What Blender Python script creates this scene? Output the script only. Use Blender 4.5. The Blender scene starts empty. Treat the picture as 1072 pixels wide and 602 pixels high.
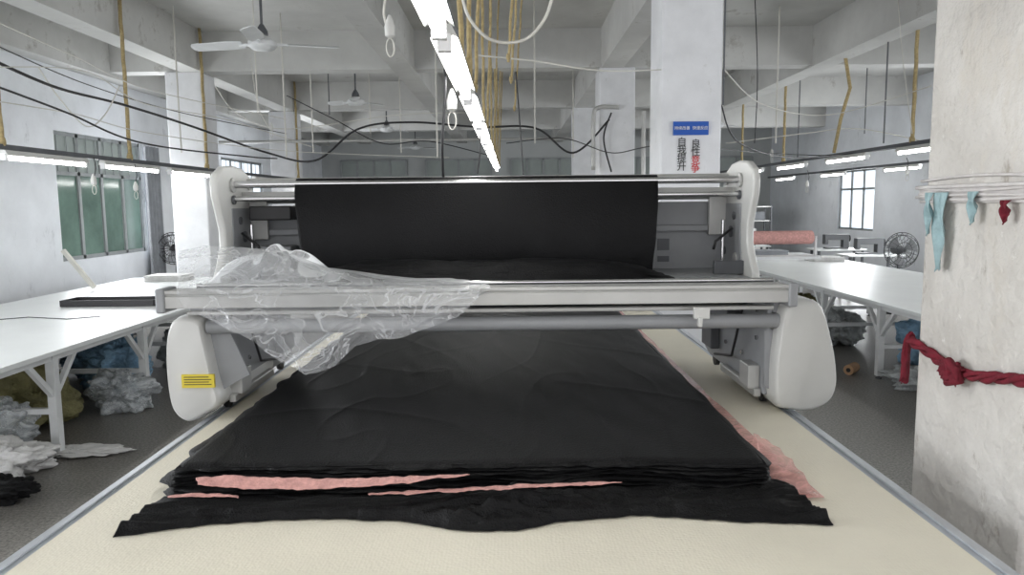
import bpy, bmesh, math, random
from mathutils import Vector, Matrix, noise
random.seed(7)
scene=bpy.context.scene
scene.view_settings.view_transform='Standard'
COL=scene.collection
F=774.0; H=1.75; TH=math.atan(88/F); RO=math.radians(0.6)
def ray(u,v):
    x=(u-536)/F; y=(301-v)/F
    xx=x*math.cos(RO)+y*math.sin(RO); yy=-x*math.sin(RO)+y*math.cos(RO)
    return Vector((xx, math.cos(TH)+yy*math.sin(TH), -math.sin(TH)+yy*math.cos(TH)))
def W(u,v,y):
    d=ray(u,v); t=y/d.y; return Vector((d.x*t,y,H+d.z*t))
def G(u,v,z):
    d=ray(u,v); t=(z-H)/d.z; return Vector((d.x*t,d.y*t,z))
# ---------- camera
cam=bpy.data.cameras.new("camera"); cam.lens=F/1072*36; cam.sensor_width=36; cam.clip_start=.05
co=bpy.data.objects.new("camera",cam); COL.objects.link(co); scene.camera=co
R=Vector((1,0,0)); U=Vector((0,math.sin(TH),math.cos(TH))); Fw=Vector((0,math.cos(TH),-math.sin(TH)))
r=R*math.cos(RO)-U*math.sin(RO); u_=R*math.sin(RO)+U*math.cos(RO)
M=Matrix((( r.x,u_.x,-Fw.x,0),(r.y,u_.y,-Fw.y,0),(r.z,u_.z,-Fw.z,H),(0,0,0,1)))
co.matrix_world=M
# ---------- materials
def mat(name,col,rough=.5,metal=0,var=.0,vs=4,bump=0,bs=40,spec=.5,emit=0,col2=None,sheen=0,alpha=1,trans=0,detail=6,bdist=.01):
    m=bpy.data.materials.new(name); m.use_nodes=True; nt=m.node_tree; b=nt.nodes['Principled BSDF']
    b.inputs['Roughness'].default_value=rough; b.inputs['Metallic'].default_value=metal
    b.inputs['Specular IOR Level'].default_value=spec
    b.inputs['Base Color'].default_value=(*col,1)
    tc=nt.nodes.new('ShaderNodeTexCoord')
    if var>0 or col2:
        n=nt.nodes.new('ShaderNodeTexNoise'); n.inputs['Scale'].default_value=vs; n.inputs['Detail'].default_value=detail; n.inputs['Roughness'].default_value=.62
        nt.links.new(tc.outputs['Object'],n.inputs['Vector'])
        cr=nt.nodes.new('ShaderNodeValToRGB'); cr.color_ramp.elements[0].position=.35; cr.color_ramp.elements[1].position=.65
        a=col2 if col2 else tuple(c*(1-var) for c in col); bcol=col if col2 else tuple(min(1,c*(1+var)) for c in col)
        cr.color_ramp.elements[0].color=(*a,1); cr.color_ramp.elements[1].color=(*bcol,1)
        nt.links.new(n.outputs['Fac'],cr.inputs['Fac']); nt.links.new(cr.outputs['Color'],b.inputs['Base Color'])
    if bump>0:
        n2=nt.nodes.new('ShaderNodeTexNoise'); n2.inputs['Scale'].default_value=bs; n2.inputs['Detail'].default_value=5
        nt.links.new(tc.outputs['Object'],n2.inputs['Vector'])
        bp=nt.nodes.new('ShaderNodeBump'); bp.inputs['Strength'].default_value=bump; bp.inputs['Distance'].default_value=bdist
        nt.links.new(n2.outputs['Fac'],bp.inputs['Height']); nt.links.new(bp.outputs['Normal'],b.inputs['Normal'])
    if emit>0:
        b.inputs['Emission Color'].default_value=(*col,1); b.inputs['Emission Strength'].default_value=emit
    if sheen: b.inputs['Sheen Weight'].default_value=sheen
    b.inputs['Alpha'].default_value=alpha
    b.inputs['Transmission Weight'].default_value=trans
    return m
def srgb(r,g,b):
    f=lambda c:((c/255+.055)/1.055)**2.4 if c>10 else c/255/12.92
    return (f(r),f(g),f(b))
def stains(m,sc,c,thr,zs=.45):
    nt=m.node_tree; b=nt.nodes['Principled BSDF']; lk=b.inputs['Base Color'].links[0]; src=lk.from_socket
    tc=[n for n in nt.nodes if n.type=='TEX_COORD'][0]
    mp=nt.nodes.new('ShaderNodeMapping'); mp.inputs['Scale'].default_value=(1,1,zs); nt.links.new(tc.outputs['Object'],mp.inputs[0])
    n=nt.nodes.new('ShaderNodeTexNoise'); n.inputs['Scale'].default_value=sc; n.inputs['Detail'].default_value=12; n.inputs['Roughness'].default_value=.75; nt.links.new(mp.outputs[0],n.inputs['Vector'])
    mr=nt.nodes.new('ShaderNodeMapRange'); mr.inputs[1].default_value=thr; mr.inputs[2].default_value=thr+.07; nt.links.new(n.outputs['Fac'],mr.inputs[0])
    mx=nt.nodes.new('ShaderNodeMix'); mx.data_type='RGBA'; nt.links.new(mr.outputs[0],mx.inputs['Factor']); nt.links.new(src,mx.inputs['A']); mx.inputs['B'].default_value=(*c,1)
    nt.links.new(mx.outputs['Result'],b.inputs['Base Color'])
m_wall=mat('wall_paint',srgb(230,233,237),.9,0,.07,1.3,.2,18)
stains(m_wall,2.5,srgb(204,207,211),.60)
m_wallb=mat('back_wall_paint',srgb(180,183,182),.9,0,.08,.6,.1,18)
m_ceil=mat('ceiling_paint',srgb(198,198,195),.95,0,.12,.8,.15,10)
stains(m_ceil,1.6,srgb(174,172,167),.58,1)
m_pil=mat('pillar_plaster',srgb(208,205,200),.9,0,0,3.0,1,18,col2=srgb(188,184,178),detail=10,bdist=.02)
stains(m_pil,7,srgb(162,155,146),.60)
stains(m_pil,2.2,srgb(198,193,185),.55)
stains(m_pil,14,srgb(222,220,216),.62,1)
m_col=mat('column_paint',srgb(224,225,227),.9,0,.07,2.5,.2,14)
stains(m_col,6,srgb(196,196,193),.62)
m_floor=mat('terrazzo',srgb(138,135,129),.35,0,0,60,.05,60,col2=srgb(80,78,75),detail=3)
m_paper=mat('table_paper',srgb(230,224,206),.6,0,.03,3,.0)
m_lam=mat('white_laminate',srgb(222,225,224),.35,0,.03,2)
m_rail=mat('steel_rail',srgb(190,195,201),.28,.45,.08,8)
m_alu=mat('aluminium',srgb(184,184,181),.38,.3,.05,6)
m_grey=mat('grey_powder_coat',srgb(150,152,154),.5,.05,.06,5)
m_dgrey=mat('dark_grey_metal',srgb(92,94,97),.5,.3,.1,6)
m_white=mat('white_shell',srgb(206,206,202),.35,0,.03,3)
m_legs=mat('white_steel',srgb(214,216,216),.4,0,.06,6)
m_chrome=mat('chrome',srgb(205,205,205),.2,1)
m_black=mat('black_fabric',(.0026,.0026,.0031),.52,0,.25,9,.45,160,spec=.2,sheen=.006)
m_blackp=mat('black_plastic',(.012,.012,.013),.5,0)
m_cable=mat('black_cable',(.02,.02,.022),.5,0)
m_wcable=mat('white_cable',srgb(205,203,195),.5)
m_pink=mat('pink_interlining',srgb(206,156,149),.9,0,.16,50,.5,120)
m_rope=mat('hemp_rope',srgb(172,154,112),.9,0,.2,40,.5,120)
m_red=mat('red_cloth',srgb(108,18,36),.85,0,.25,20,.5,60)
m_teal=mat('pale_teal_ribbon',srgb(146,172,176),.6,0,.15,20,.4,60)
m_tube=mat('tube_glow',(1,1,.99),.4,emit=19)
m_tape=mat('white_tape',srgb(202,198,196),.6,0,.1,20)
m_yel=mat('yellow_label',srgb(218,198,64),.5)
m_blue=mat('blue_sign',srgb(24,84,176),.5)
m_wh=mat('white_letter',srgb(235,235,235),.5)
m_redl=mat('red_letter',srgb(200,24,34),.5)
m_blk=mat('black_letter',(.02,.02,.02),.5)
m_olive=mat('olive_sack',srgb(118,114,76),.7,0,.3,5,.8,30,bdist=.03)
m_bluebag=mat('blue_bag',srgb(134,170,196),.35,0,.25,6,1,18,bdist=.04)
m_greyb=mat('greyish_bag',srgb(176,180,180),.3,0,.3,6,1,18,bdist=.04)
m_wcloth=mat('white_cloth',srgb(212,211,209),.8,0,.08,12,.8,20,bdist=.03)
m_brown=mat('kraft_core',srgb(170,136,104),.8,0,.1,12)
m_green=mat('green_glass',srgb(106,128,118),.12,0,.35,.9)
m_frame=mat('window_frame',srgb(150,154,154),.5,0,.1,6)
m_day=mat('daylight_pane',srgb(220,230,240),.4,emit=1.2)
m_dimp=mat('frosted_pane',srgb(150,158,154),.4,0,.12,1.2)
m_curt=mat('grey_curtain',srgb(135,138,142),.85,0,.12,6)
m_wood=mat('pale_board',srgb(222,220,212),.7,0,.06,6)
def film(name,col,base,crease,sc=7,dist=1.2):
    m=bpy.data.materials.new(name); m.use_nodes=True; nt=m.node_tree
    for n in list(nt.nodes): nt.nodes.remove(n)
    N=nt.nodes.new; L=nt.links.new
    o=N('ShaderNodeOutputMaterial'); p=N('ShaderNodeBsdfPrincipled'); t=N('ShaderNodeBsdfTransparent'); mx=N('ShaderNodeMixShader')
    p.inputs['Base Color'].default_value=(*col,1); p.inputs['Roughness'].default_value=.2; p.inputs['Specular IOR Level'].default_value=.8
    tc=N('ShaderNodeTexCoord'); mp=N('ShaderNodeMapping'); mp.inputs['Rotation'].default_value=(.3,.6,.2); mp.inputs['Scale'].default_value=(1,1,1.8); L(tc.outputs['Object'],mp.inputs[0])
    n=N('ShaderNodeTexNoise'); n.inputs['Scale'].default_value=sc; n.inputs['Detail'].default_value=3; n.inputs['Distortion'].default_value=dist
    L(mp.outputs[0],n.inputs['Vector'])
    cr=N('ShaderNodeValToRGB'); e=cr.color_ramp.elements
    e[0].position=.30; e[0].color=(base*.7,)*3+(1,); e[1].position=.47; e[1].color=(base,)*3+(1,)
    for pos,val in ((.49,crease),(.50,base*1.1),(.60,base*1.5),(.615,crease*.85),(.625,base),(.8,base*2)):
        x=e.new(pos); x.color=(min(1,val),)*3+(1,)
    L(n.outputs['Fac'],cr.inputs['Fac'])
    lw=N('ShaderNodeFresnel'); lw.inputs[0].default_value=1.3
    ad=N('ShaderNodeMath'); ad.operation='ADD'; ad.use_clamp=True; L(cr.outputs['Color'],ad.inputs[0]); L(lw.outputs[0],ad.inputs[1]); L(ad.outputs[0],mx.inputs[0])
    bp=N('ShaderNodeBump'); bp.inputs['Strength'].default_value=.5; bp.inputs['Distance'].default_value=.02
    L(n.outputs['Fac'],bp.inputs['Height']); L(bp.outputs['Normal'],p.inputs['Normal'])
    L(t.outputs[0],mx.inputs[1]); L(p.outputs[0],mx.inputs[2]); L(mx.outputs[0],o.inputs[0])
    return m
m_film=film('clear_plastic_film',srgb(232,234,236),.19,.55,4.5)
m_bagf=film('clear_bag_film',srgb(215,220,222),.4,.8,9)
m_pinkf=film('pink_net',srgb(224,168,160),.55,.75,14)
nt=m_paper.node_tree; b=nt.nodes['Principled BSDF']; tc=[n for n in nt.nodes if n.type=='TEX_COORD'][0]
vo=nt.nodes.new('ShaderNodeTexVoronoi'); vo.inputs['Scale'].default_value=110; vo.inputs['Randomness'].default_value=.5
nt.links.new(tc.outputs['Object'],vo.inputs['Vector']); bp=nt.nodes.new('ShaderNodeBump'); bp.inputs['Strength'].default_value=.4; bp.inputs['Distance'].default_value=.003
nt.links.new(vo.outputs['Distance'],bp.inputs['Height']); nt.links.new(bp.outputs['Normal'],b.inputs['Normal'])
# ---------- mesh builder
class MB:
    def __init__(s): s.v=[]; s.f=[]
    def box(s,a,b):
        x0,y0,z0=a; x1,y1,z1=b; n=len(s.v)
        s.v+=[(x0,y0,z0),(x1,y0,z0),(x1,y1,z0),(x0,y1,z0),(x0,y0,z1),(x1,y0,z1),(x1,y1,z1),(x0,y1,z1)]
        s.f+=[tuple(n+i for i in q) for q in [(0,3,2,1),(4,5,6,7),(0,1,5,4),(1,2,6,5),(2,3,7,6),(3,0,4,7)]]; return s
    def beam(s,p,q,w,h=None):
        return s.tube([p,q],w/2,4,math.pi/4,scale=1.414)
    def tube(s,pts,r,n=10,ph=0,scale=1,closed=False):
        pts=[Vector(p) for p in pts]; base=len(s.v); k=len(pts); up=None
        for i,p in enumerate(pts):
            if closed: d=pts[(i+1)%k]-pts[i-1]
            else: d=pts[min(i+1,k-1)]-pts[max(i-1,0)]
            if d.length<1e-9: d=Vector((0,0,1))
            d.normalize()
            if up is None:
                up=Vector((0,0,1)) if abs(d.z)<.9 else Vector((0,1,0))
            a=d.cross(up)
            if a.length<1e-6: a=d.orthogonal()
            a.normalize(); c=a.cross(d).normalized(); up=c
            rr=(r[i] if isinstance(r,(list,tuple)) else r)*scale
            for j in range(n):
                t=2*math.pi*j/n+ph
                s.v.append(tuple(p+a*(math.cos(t)*rr)+c*(math.sin(t)*rr)))
        m=k if closed else k-1
        for i in range(m):
            for j in range(n):
                A=base+i*n+j; B=base+i*n+(j+1)%n; C=base+((i+1)%k)*n+(j+1)%n; D=base+((i+1)%k)*n+j
                s.f.append((A,B,C,D))
        if not closed:
            s.f.append(tuple(base+j for j in reversed(range(n)))); s.f.append(tuple(base+(k-1)*n+j for j in range(n)))
        return s
    def prism(s,pts,axis,a0,a1):
        n=len(s.v); k=len(pts)
        for a in (a0,a1):
            for p,q in pts:
                s.v.append({'x':(a,p,q),'y':(p,a,q),'z':(p,q,a)}[axis])
        s.f.append(tuple(n+i for i in range(k))); s.f.append(tuple(n+k+i for i in reversed(range(k))))
        for i in range(k):
            j=(i+1)%k; s.f.append((n+i,n+k+i,n+k+j,n+j))
        return s
    def grid(s,fn,nu,nv):
        n=len(s.v)
        for j in range(nv+1):
            for i in range(nu+1): s.v.append(tuple(fn(i/nu,j/nv)))
        for j in range(nv):
            for i in range(nu):
                a=n+j*(nu+1)+i; s.f.append((a,a+1,a+nu+2,a+nu+1))
        return s
    def lathe(s,c,prof,axis='z',n=24):
        base=len(s.v)
        for r,h in prof:
            for j in range(n):
                t=2*math.pi*j/n; a=r*math.cos(t); b=r*math.sin(t)
                s.v.append({'z':(c[0]+a,c[1]+b,c[2]+h),'x':(c[0]+h,c[1]+a,c[2]+b),'y':(c[0]+a,c[1]+h,c[2]+b)}[axis])
        for i in range(len(prof)-1):
            for j in range(n):
                s.f.append((base+i*n+j,base+i*n+(j+1)%n,base+(i+1)*n+(j+1)%n,base+(i+1)*n+j))
        s.f.append(tuple(base+j for j in reversed(range(n)))); s.f.append(tuple(base+(len(prof)-1)*n+j for j in range(n)))
        return s
    def blob(s,c,rad,amp=.25,fr=2.0,seed=0,flat=True,nu=40,nv=24,ridge=0):
        c=Vector(c); n=len(s.v)
        for j in range(nv+1):
            ph=math.pi*j/nv
            for i in range(nu):
                t=2*math.pi*i/nu
                d=Vector((math.sin(ph)*math.cos(t),math.sin(ph)*math.sin(t),math.cos(ph)))
                q=d*fr+Vector((seed*7.3,seed,0))
                k=1+amp*noise.noise(q*.7)+amp*.35*noise.noise(q*1.9)-ridge*(1-min(1,abs(noise.noise(q*1.6+Vector((3,9,1))))*5))*.12+ridge*.05*noise.noise(q*4)
                p=Vector((d.x*rad[0]*k,d.y*rad[1]*k,d.z*rad[2]*k))
                if flat and p.z<-rad[2]*.8: p.z=-rad[2]*.8
                s.v.append(tuple(c+p))
        for j in range(nv):
            for i in range(nu):
                a=n+j*nu+i; b_=n+j*nu+(i+1)%nu; s.f.append((a,a+nu,b_+nu,b_))
        return s
def par(o,p):
    o.parent=p; o.matrix_parent_inverse=Matrix.Translation(-p.location)
def mk(name,mb,m,parent=None,label=None,cat=None,smooth=False,bevel=0,subs=0,group=None,kind=None,solid=0):
    xs=[v[0] for v in mb.v]; ys=[v[1] for v in mb.v]; zs=[v[2] for v in mb.v]
    loc=Vector(((min(xs)+max(xs))/2,(min(ys)+max(ys))/2,min(zs)))
    me=bpy.data.meshes.new(name); me.from_pydata([tuple(Vector(v)-loc) for v in mb.v],[],mb.f); me.update()
    bm=bmesh.new(); bm.from_mesh(me); bmesh.ops.remove_doubles(bm,verts=bm.verts,dist=1e-6); bmesh.ops.recalc_face_normals(bm,faces=bm.faces); bm.to_mesh(me); bm.free()
    o=bpy.data.objects.new(name,me); COL.objects.link(o); o.location=loc
    me.materials.append(m)
    if smooth:
        for p in me.polygons: p.use_smooth=True
        if smooth=='auto': me.set_sharp_from_angle(angle=math.radians(40))
    if solid:
        md=o.modifiers.new('solid','SOLIDIFY'); md.thickness=solid; md.offset=0
    if bevel:
        md=o.modifiers.new('bevel','BEVEL'); md.width=bevel; md.segments=3; md.limit_method='ANGLE'
    if subs:
        md=o.modifiers.new('sub','SUBSURF'); md.levels=subs; md.render_levels=subs
    if parent: par(o,parent)
    if label: o['label']=label
    if cat: o['category']=cat
    if group: o['group']=group
    if kind: o['kind']=kind
    return o
def thing(name,loc,label,cat,group=None):
    e=bpy.data.objects.new(name,None); e.empty_display_size=.1; COL.objects.link(e); e.location=Vector(loc)
    e['label']=label; e['category']=cat
    if group: e['group']=group
    return e
def dup(top,delta):
    allobjs=list(COL.objects)
    def rec(o,newp):
        c=o.copy(); COL.objects.link(c)
        if newp is not None:
            c.parent=newp; c.matrix_parent_inverse=o.matrix_parent_inverse.copy()
        for ch in [x for x in allobjs if x.parent==o]: rec(ch,c)
        return c
    c=rec(top,None); c.location=top.location+Vector(delta); return c
def struct(name,a,b,m,**k): return mk(name,MB().box(a,b),m,kind='structure',**k)
# ---------- ROOM
LW=-5.8; RW=8.0; BW=23.0; CZ=4.15; BZ=3.6; FY=-3.0
struct('floor',(LW-.2,FY,-.1),(RW+.2,BW+.2,0),m_floor)
struct('ceiling',(LW-.2,FY,CZ),(RW+.2,BW+.2,CZ+.15),m_ceil)
def wall_with_hole(name,xa,xb,holes):
    mb=MB(); y=FY
    for (a,b_,z0,z1) in holes:
        mb.box((xa,y,0),(xb,a,CZ)); mb.box((xa,a,0),(xb,b_,z0)); mb.box((xa,a,z1),(xb,b_,CZ)); y=b_
    mb.box((xa,y,0),(xb,BW,CZ)); return mk(name,mb,m_wall,kind='structure')
wz1=2.74; wz0=1.06
LH=[(1.0,4.0,wz0,wz1),(9.55,11.8,wz0,wz1),(15,17.5,wz0,wz1)]
RH=[(1.0,4.5,1.0,2.7),(11,13,1.05,2.45),(16.4,18.2,1.05,2.45)]
wall_with_hole('wall_left',LW-.2,LW,LH)
wall_with_hole('wall_right',RW,RW+.2,RH)
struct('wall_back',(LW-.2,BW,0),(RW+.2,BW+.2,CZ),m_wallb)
def window(name,x,sgn,y0,y1,z0,z1,panes,pm,lower=None):
    mb=MB(); w=.05; xa,xb=(x-.1,x-.04) if sgn<0 else (x+.04,x+.1)
    mb.box((xa,y0,z0),(xb,y0+w,z1)).box((xa,y1-w,z0),(xb,y1,z1)).box((xa,y0,z0),(xb,y1,z0+w)).box((xa,y0,z1-w),(xb,y1,z1))
    zt=z0+(z1-z0)*.68
    mb.box((xa,y0,zt-.025),(xb,y1,zt+.025))
    for i in range(1,panes):
        yy=y0+(y1-y0)*i/panes; mb.box((xa,yy-.03,z0),(xb,yy+.03,z1))
    for i in range(10):
        yy=y0+(y1-y0)*(i+.5)/10; mb.box((xb-.01,yy-.006,zt),(xb,yy+.006,z1))
    o=mk(name,mb,m_frame,kind='structure')
    xm=(xa+xb)/2
    mk('window_glass',MB().box((xm-.004,y0,zt),(xm+.004,y1,z1)),pm,parent=o)
    mk('window_glass',MB().box((xm-.004,y0,z0),(xm+.004,y1,zt)),lower or pm,parent=o)
    return o
n=1
for i,(a,b_,z0,z1) in enumerate(LH):
    window('window_%d'%n,LW,-1,a,b_,z0,z1,4,m_dimp if i==1 else m_day,m_green if i==1 else m_day); n+=1
for i,(a,b_,z0,z1) in enumerate(RH):
    window('window_%d'%n,RW,1,a,b_,z0,z1,3,m_day); n+=1
for x0 in (-5.2,-2.6,.0,2.9,5.4):
    mb=MB(); x1=x0+2.0; z0,z1=1.2,3.1; y=BW-.05
    for k in range(5):
        xx=x0+(x1-x0)*k/4; mb.box((xx-.03,y-.03,z0),(xx+.03,y+.05,z1))
    for zz in (z0,z0+.62,z0+1.3,z1): mb.box((x0,y-.03,zz-.03),(x1,y+.05,zz+.03))
    o=mk('window_%d'%n,mb,m_frame,kind='structure'); n+=1
    mk('window_glass',MB().box((x0,y+.01,z0),(x1,y+.03,z1)),m_dimp,parent=o)
t=1
for x in (-4.55,-1.62,1.27,4.2):
    struct('trim_%d'%t,(x,FY,BZ),(x+.3,BW,CZ+.02),m_ceil); t+=1
for y in (1.95,6.25,10.55,14.85,19.1):
    struct('trim_%d'%t,(LW,y,BZ+.02),(RW,y+.3,CZ+.01),m_ceil); t+=1
struct('trim_%d'%t,(LW,FY,3.55),(LW+.25,BW,CZ),m_ceil); t+=1
def column(x0,x1,y0,y1,m,label,bev=.02):
    mb=MB().box((x0,y0,0),(x1,y1,BZ+.01)); o=mk('column',mb,m,label=label,cat='column',bevel=bev); o['kind']='structure'; return o
PX=1.345
near=column(PX,PX+.55,1.88,2.42,m_pil,'rough plastered square column with stained worn paint')
c2=column(1.24,1.74,6.2,6.7,m_col,'white painted square column with slogans and blue sign')
column(1.24,1.74,10.5,11.0,m_col,'white painted square concrete column')
column(1.24,1.74,14.8,15.3,m_col,'white painted square concrete column')
column(-4.78,-4.28,10.5,11.0,m_col,'white painted square column beside the window')
column(-4.78,-4.28,14.9,15.4,m_col,'white painted square concrete column')
# ---------- text helper
def text(body,loc,size,m,parent,name='lettering',off=0):
    c=bpy.data.curves.new(name,'FONT'); c.body=body; c.size=size; c.align_x='CENTER'; c.align_y='CENTER'; c.extrude=.001; c.offset=size*off
    o=bpy.data.objects.new(name,c); COL.objects.link(o)
    dg=bpy.context.evaluated_depsgraph_get(); me=bpy.data.meshes.new_from_object(o.evaluated_get(dg))
    COL.objects.unlink(o); bpy.data.objects.remove(o)
    me.transform(Matrix.Rotation(math.pi/2,4,'X'))
    o=bpy.data.objects.new(name,me); COL.objects.link(o); o.location=Vector(loc); me.materials.clear(); me.materials.append(m)
    par(o,parent); return o
a=W(705,141.5,6.18); b_=W(742,127,6.18)
sg=thing('slogan_sign',((a.x+b_.x)/2,6.19,a.z),'blue rectangular sign with white slogan characters on a column','sign')
mk('sign_board',MB().box((a.x,6.18,a.z),(b_.x,6.198,b_.z)),m_blue,parent=sg)
xc=(a.x+b_.x)/2; zc=(a.z+b_.z)/2
text('持续改善',(xc-.074,6.175,zc),.032,m_wh,sg); text('快速反应',(xc+.074,6.175,zc),.032,m_wh,sg)
for (uu,vv,s_,ms,lb) in ((714,149,'自我提升',[m_blk]*4,'black vertical slogan characters painted on white column'),(728.5,151,'良性竞争',[m_blk,m_blk,m_redl,m_redl],'black and red vertical slogan characters painted on white column')):
    p=W(uu,vv,6.19)
    e=thing('painted_slogan',(p.x,6.195,p.z-.25),lb,'lettering')
    for i,ch in enumerate(s_): text(ch,(p.x,6.193,p.z-.067*i),.078,ms[i],e,off=.006)
# ---------- MAIN TABLE
TX0,TX1,TZ=-1.25,1.155,.90
tb=thing('cutting_table',(0,4,0),'long cream paper-covered fabric cutting table with steel side rails','table')
mk('tabletop',MB().box((TX0+.055,-.6,TZ-.06),(TX1-.06,12,TZ)),m_paper,parent=tb)
for x0,x1 in ((TX0,TX0+.058),(TX1-.063,TX1)):
    mb=MB().box((x0,-.6,TZ-.07),(x1,12,TZ-.004)); xc=(x0+x1)/2
    mb.box((xc-.006,-.6,TZ-.004),(xc+.006,12,TZ+.003))
    mk('side_rail',mb,m_rail,parent=tb,bevel=.002)
for y in (.3,2.2,4.1,6,7.9,9.8,11.7):
    for x in (TX0+.12,TX1-.18):
        mk('leg',MB().box((x,y,0),(x+.06,y+.06,TZ-.06)),m_legs,parent=tb)
    mk('crossbar',MB().box((TX0+.16,y+.01,.25),(TX1-.16,y+.05,.29)).box((TX0+.16,y+.01,.78),(TX1-.16,y+.05,.835)),m_legs,parent=tb)
# ---------- FABRIC LAY
LX0,LX1,LY0,LY1,LZ=-1.0,.745,2.11,9.0,.985
def fr(x,y,z,s=0): return noise.noise(Vector((x,y,z+s)))
def edgewave(x): return .03*fr(x*2.2,3,3)
def lay():
    mb=MB(); levels=44
    path=[]
    ns=220
    for i in range(ns): path.append((LX0,LY1+(LY0-LY1)*(i/ns)**.5,-1,0))
    nf=400
    for i in range(nf): path.append((LX0+(LX1-LX0)*i/nf,LY0,0,-1))
    for i in range(ns+1): path.append((LX1,LY0+(LY1-LY0)*(i/ns)**2,1,0))
    k=len(path); base=len(mb.v)
    for L in range(levels+1):
        h=L/levels; z=.903+h*(LZ-.903); ply=L//4
        for (x,y,nx,ny) in path:
            o=.012*fr(x*4,y*4,ply*.8)+(.011 if L%4 in(1,2) else -.009)
            if ny<0: o+=edgewave(x)+.030*fr(x*5,1,ply*.7)+.014*fr(x*22,1,ply*.9)+.05*(1-h)*(.6+fr(x*4,1,0))
            if nx<0: o+=.03*(1-h)+.06*fr(y*7,1,ply*.35)*math.exp(-(y-LY0)*.5)
            if L==levels: o=(edgewave(x) if ny<0 else 0)-.004
            mb.v.append((x+nx*o,y+ny*o,z+(.010*fr(x*6,y*6,ply*.3)*(1-abs(2*h-1)))))
    for L in range(levels):
        for i in range(k-1):
            a=base+L*k+i; mb.f.append((a,a+1,a+1+k,a+k))
    def top(u,v):
        x=LX0-.004+(LX1-LX0+.008)*u; y=LY0-.008+(LY1-LY0)*v**1.8
        ed=min(u,1-u)*1.7
        z=LZ+.004+.004*fr(x*1.5+y*.8,y*.8,2)+.004*fr(x*6+y*3,y*1.2,9)+.0025*fr(x*16+y*3,y*3,29)+.004*math.exp(-abs(fr(x*1.2+y*.9,y*.35-x*.7,4))*40)+.003*math.exp(-abs(fr(x*2.5-y*.9,y*.8+x*1.7,14))*30)
        dr=max(0,1-ed/.03)**2*.012+max(0,1-(y-LY0+.012)/.05)**2*.016
        yy=y-edgewave(x)*max(0,1-v*6)
        if u<.02: x-=.016*max(0,fr(y*9,2,0))
        return (x,yy,z-dr)
    mb.grid(top,240,280)
    return mk('fabric_stack',mb,m_black,label='thick stack of layered black fabric spread on the cutting table',cat='fabric',smooth=True)
lay()
def und(u,v):
    y=2.02+v*5.2; xr=.850+.035*math.exp(-(y-2.0)*1.5)+.008*fr(y*3,1,0)+.003*fr(y*14,1,0)
    x=.5+(xr-.5)*u
    return (x,y,.9015+.008*u*u*(1+fr(x*8,y*6,0)))
mk('interlining_sheet',MB().grid(und,12,200),m_pinkf,label='thin pink interlining sheet under the black fabric stack edge',cat='fabric',smooth=True)
def lerpP(P,t):
    n_=len(P)-1; i=min(int(t*n_),n_-1); f=t*n_-i
    return Vector((P[i][0]*(1-f)+P[i+1][0]*f,P[i][1]*(1-f)+P[i+1][1]*f))
def strip(name,up,lo,y0,y1,m,label,nv=6,amp=.006):
    def fn(u,v):
        A=lerpP(up,u);B=lerpP(lo,u); y=y0+(y1-y0)*v
        p=W(A[0]*(1-v)+B[0]*v,A[1]*(1-v)+B[1]*v,y)
        p.y+=amp*fr(p.x*30,v*2,0); p.z+=.005*fr(p.x*16,v,3)+.002*fr(p.x*60,v,3); p.z=max(p.z,.902); return p
    return mk(name,MB().grid(fn,200,nv),m,label=label,cat='fabric',smooth=True,solid=.0015)
strip('interlining_fold',[(205,500),(240,498),(290,500),(340,501),(400,500),(450,498),(490,496)],[(207,507),(240,511),(290,512),(340,512),(400,508),(450,502),(492,497)],1.99,1.955,m_pink,'pink interlining layer poking out between black layers')
strip('interlining_fold',[(385,517),(430,514),(480,511),(540,507.5),(600,505.5),(650,504)],[(386,518),(430,516.5),(480,514.5),(540,511),(600,508.5),(651,505.5)],1.955,1.93,m_pink,'narrow pink interlining edge folded under black fabric')
strip('interlining_fold',[(176,519),(200,516),(225,517),(250,520)],[(176,521),(200,520),(225,520),(250,521)],1.95,1.935,m_pink,'small pink interlining corner under black fabric')
# front apron sheet
UPE=[(172,521),(240,520),(330,520),(430,518.5),(500,515),(560,513),(640,509),(740,500),(803,497)]
LOE=[(117,564),(160,557),(200,552),(240,548),(300,544),(360,544),(420,546),(490,557),(540,556),(600,545),(680,540),(760,546),(872,550)]
def sm(a,b_,x):
    t_=max(0,min(1,(x-a)/(b_-a))); return t_*t_*(3-2*t_)
def apron(u,v):
    A=G(*lerpP(UPE,u),.91); B=G(*lerpP(LOE,u),.903)
    p=A.lerp(B,v); env=sm(.08,.4,v)*sm(0,.12,1-v)
    cen=math.exp(-((p.x+.0)/.26)**2); rgt=sm(.1,.5,p.x)*.6
    f2=abs(fr(p.x*2.2+3,p.y*13-p.x*2,4)); f3=abs(fr(p.x*4+3,p.y*22-p.x*3,7)); f4=abs(fr(p.x*5-p.y*9,p.y*12+p.x*4,11)); f5=abs(fr(p.x*7+p.y*10,p.y*10-p.x*4,21))
    z=.905+(1-v)*.008+env*(.009*(1+fr(p.x*3,p.y*7,1))+.016*max(0,1-f2*4)*(.6+.6*cen)+.010*max(0,1-f3*4)*(.5+.7*cen+rgt)+.012*max(0,1-f4*4)*(cen*.8+rgt)+.011*max(0,1-f5*4)*cen+.006*cen)
    p.y+=.012*fr(p.x*14,2,0)*v+.004*fr(p.x*40,2,0)*v
    p.z=max(.902,z); return p
mk('fabric_sheet',MB().grid(apron,400,90),m_black,label='rumpled black fabric layer hanging over onto the table',cat='fabric',smooth=True,solid=.003)
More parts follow.
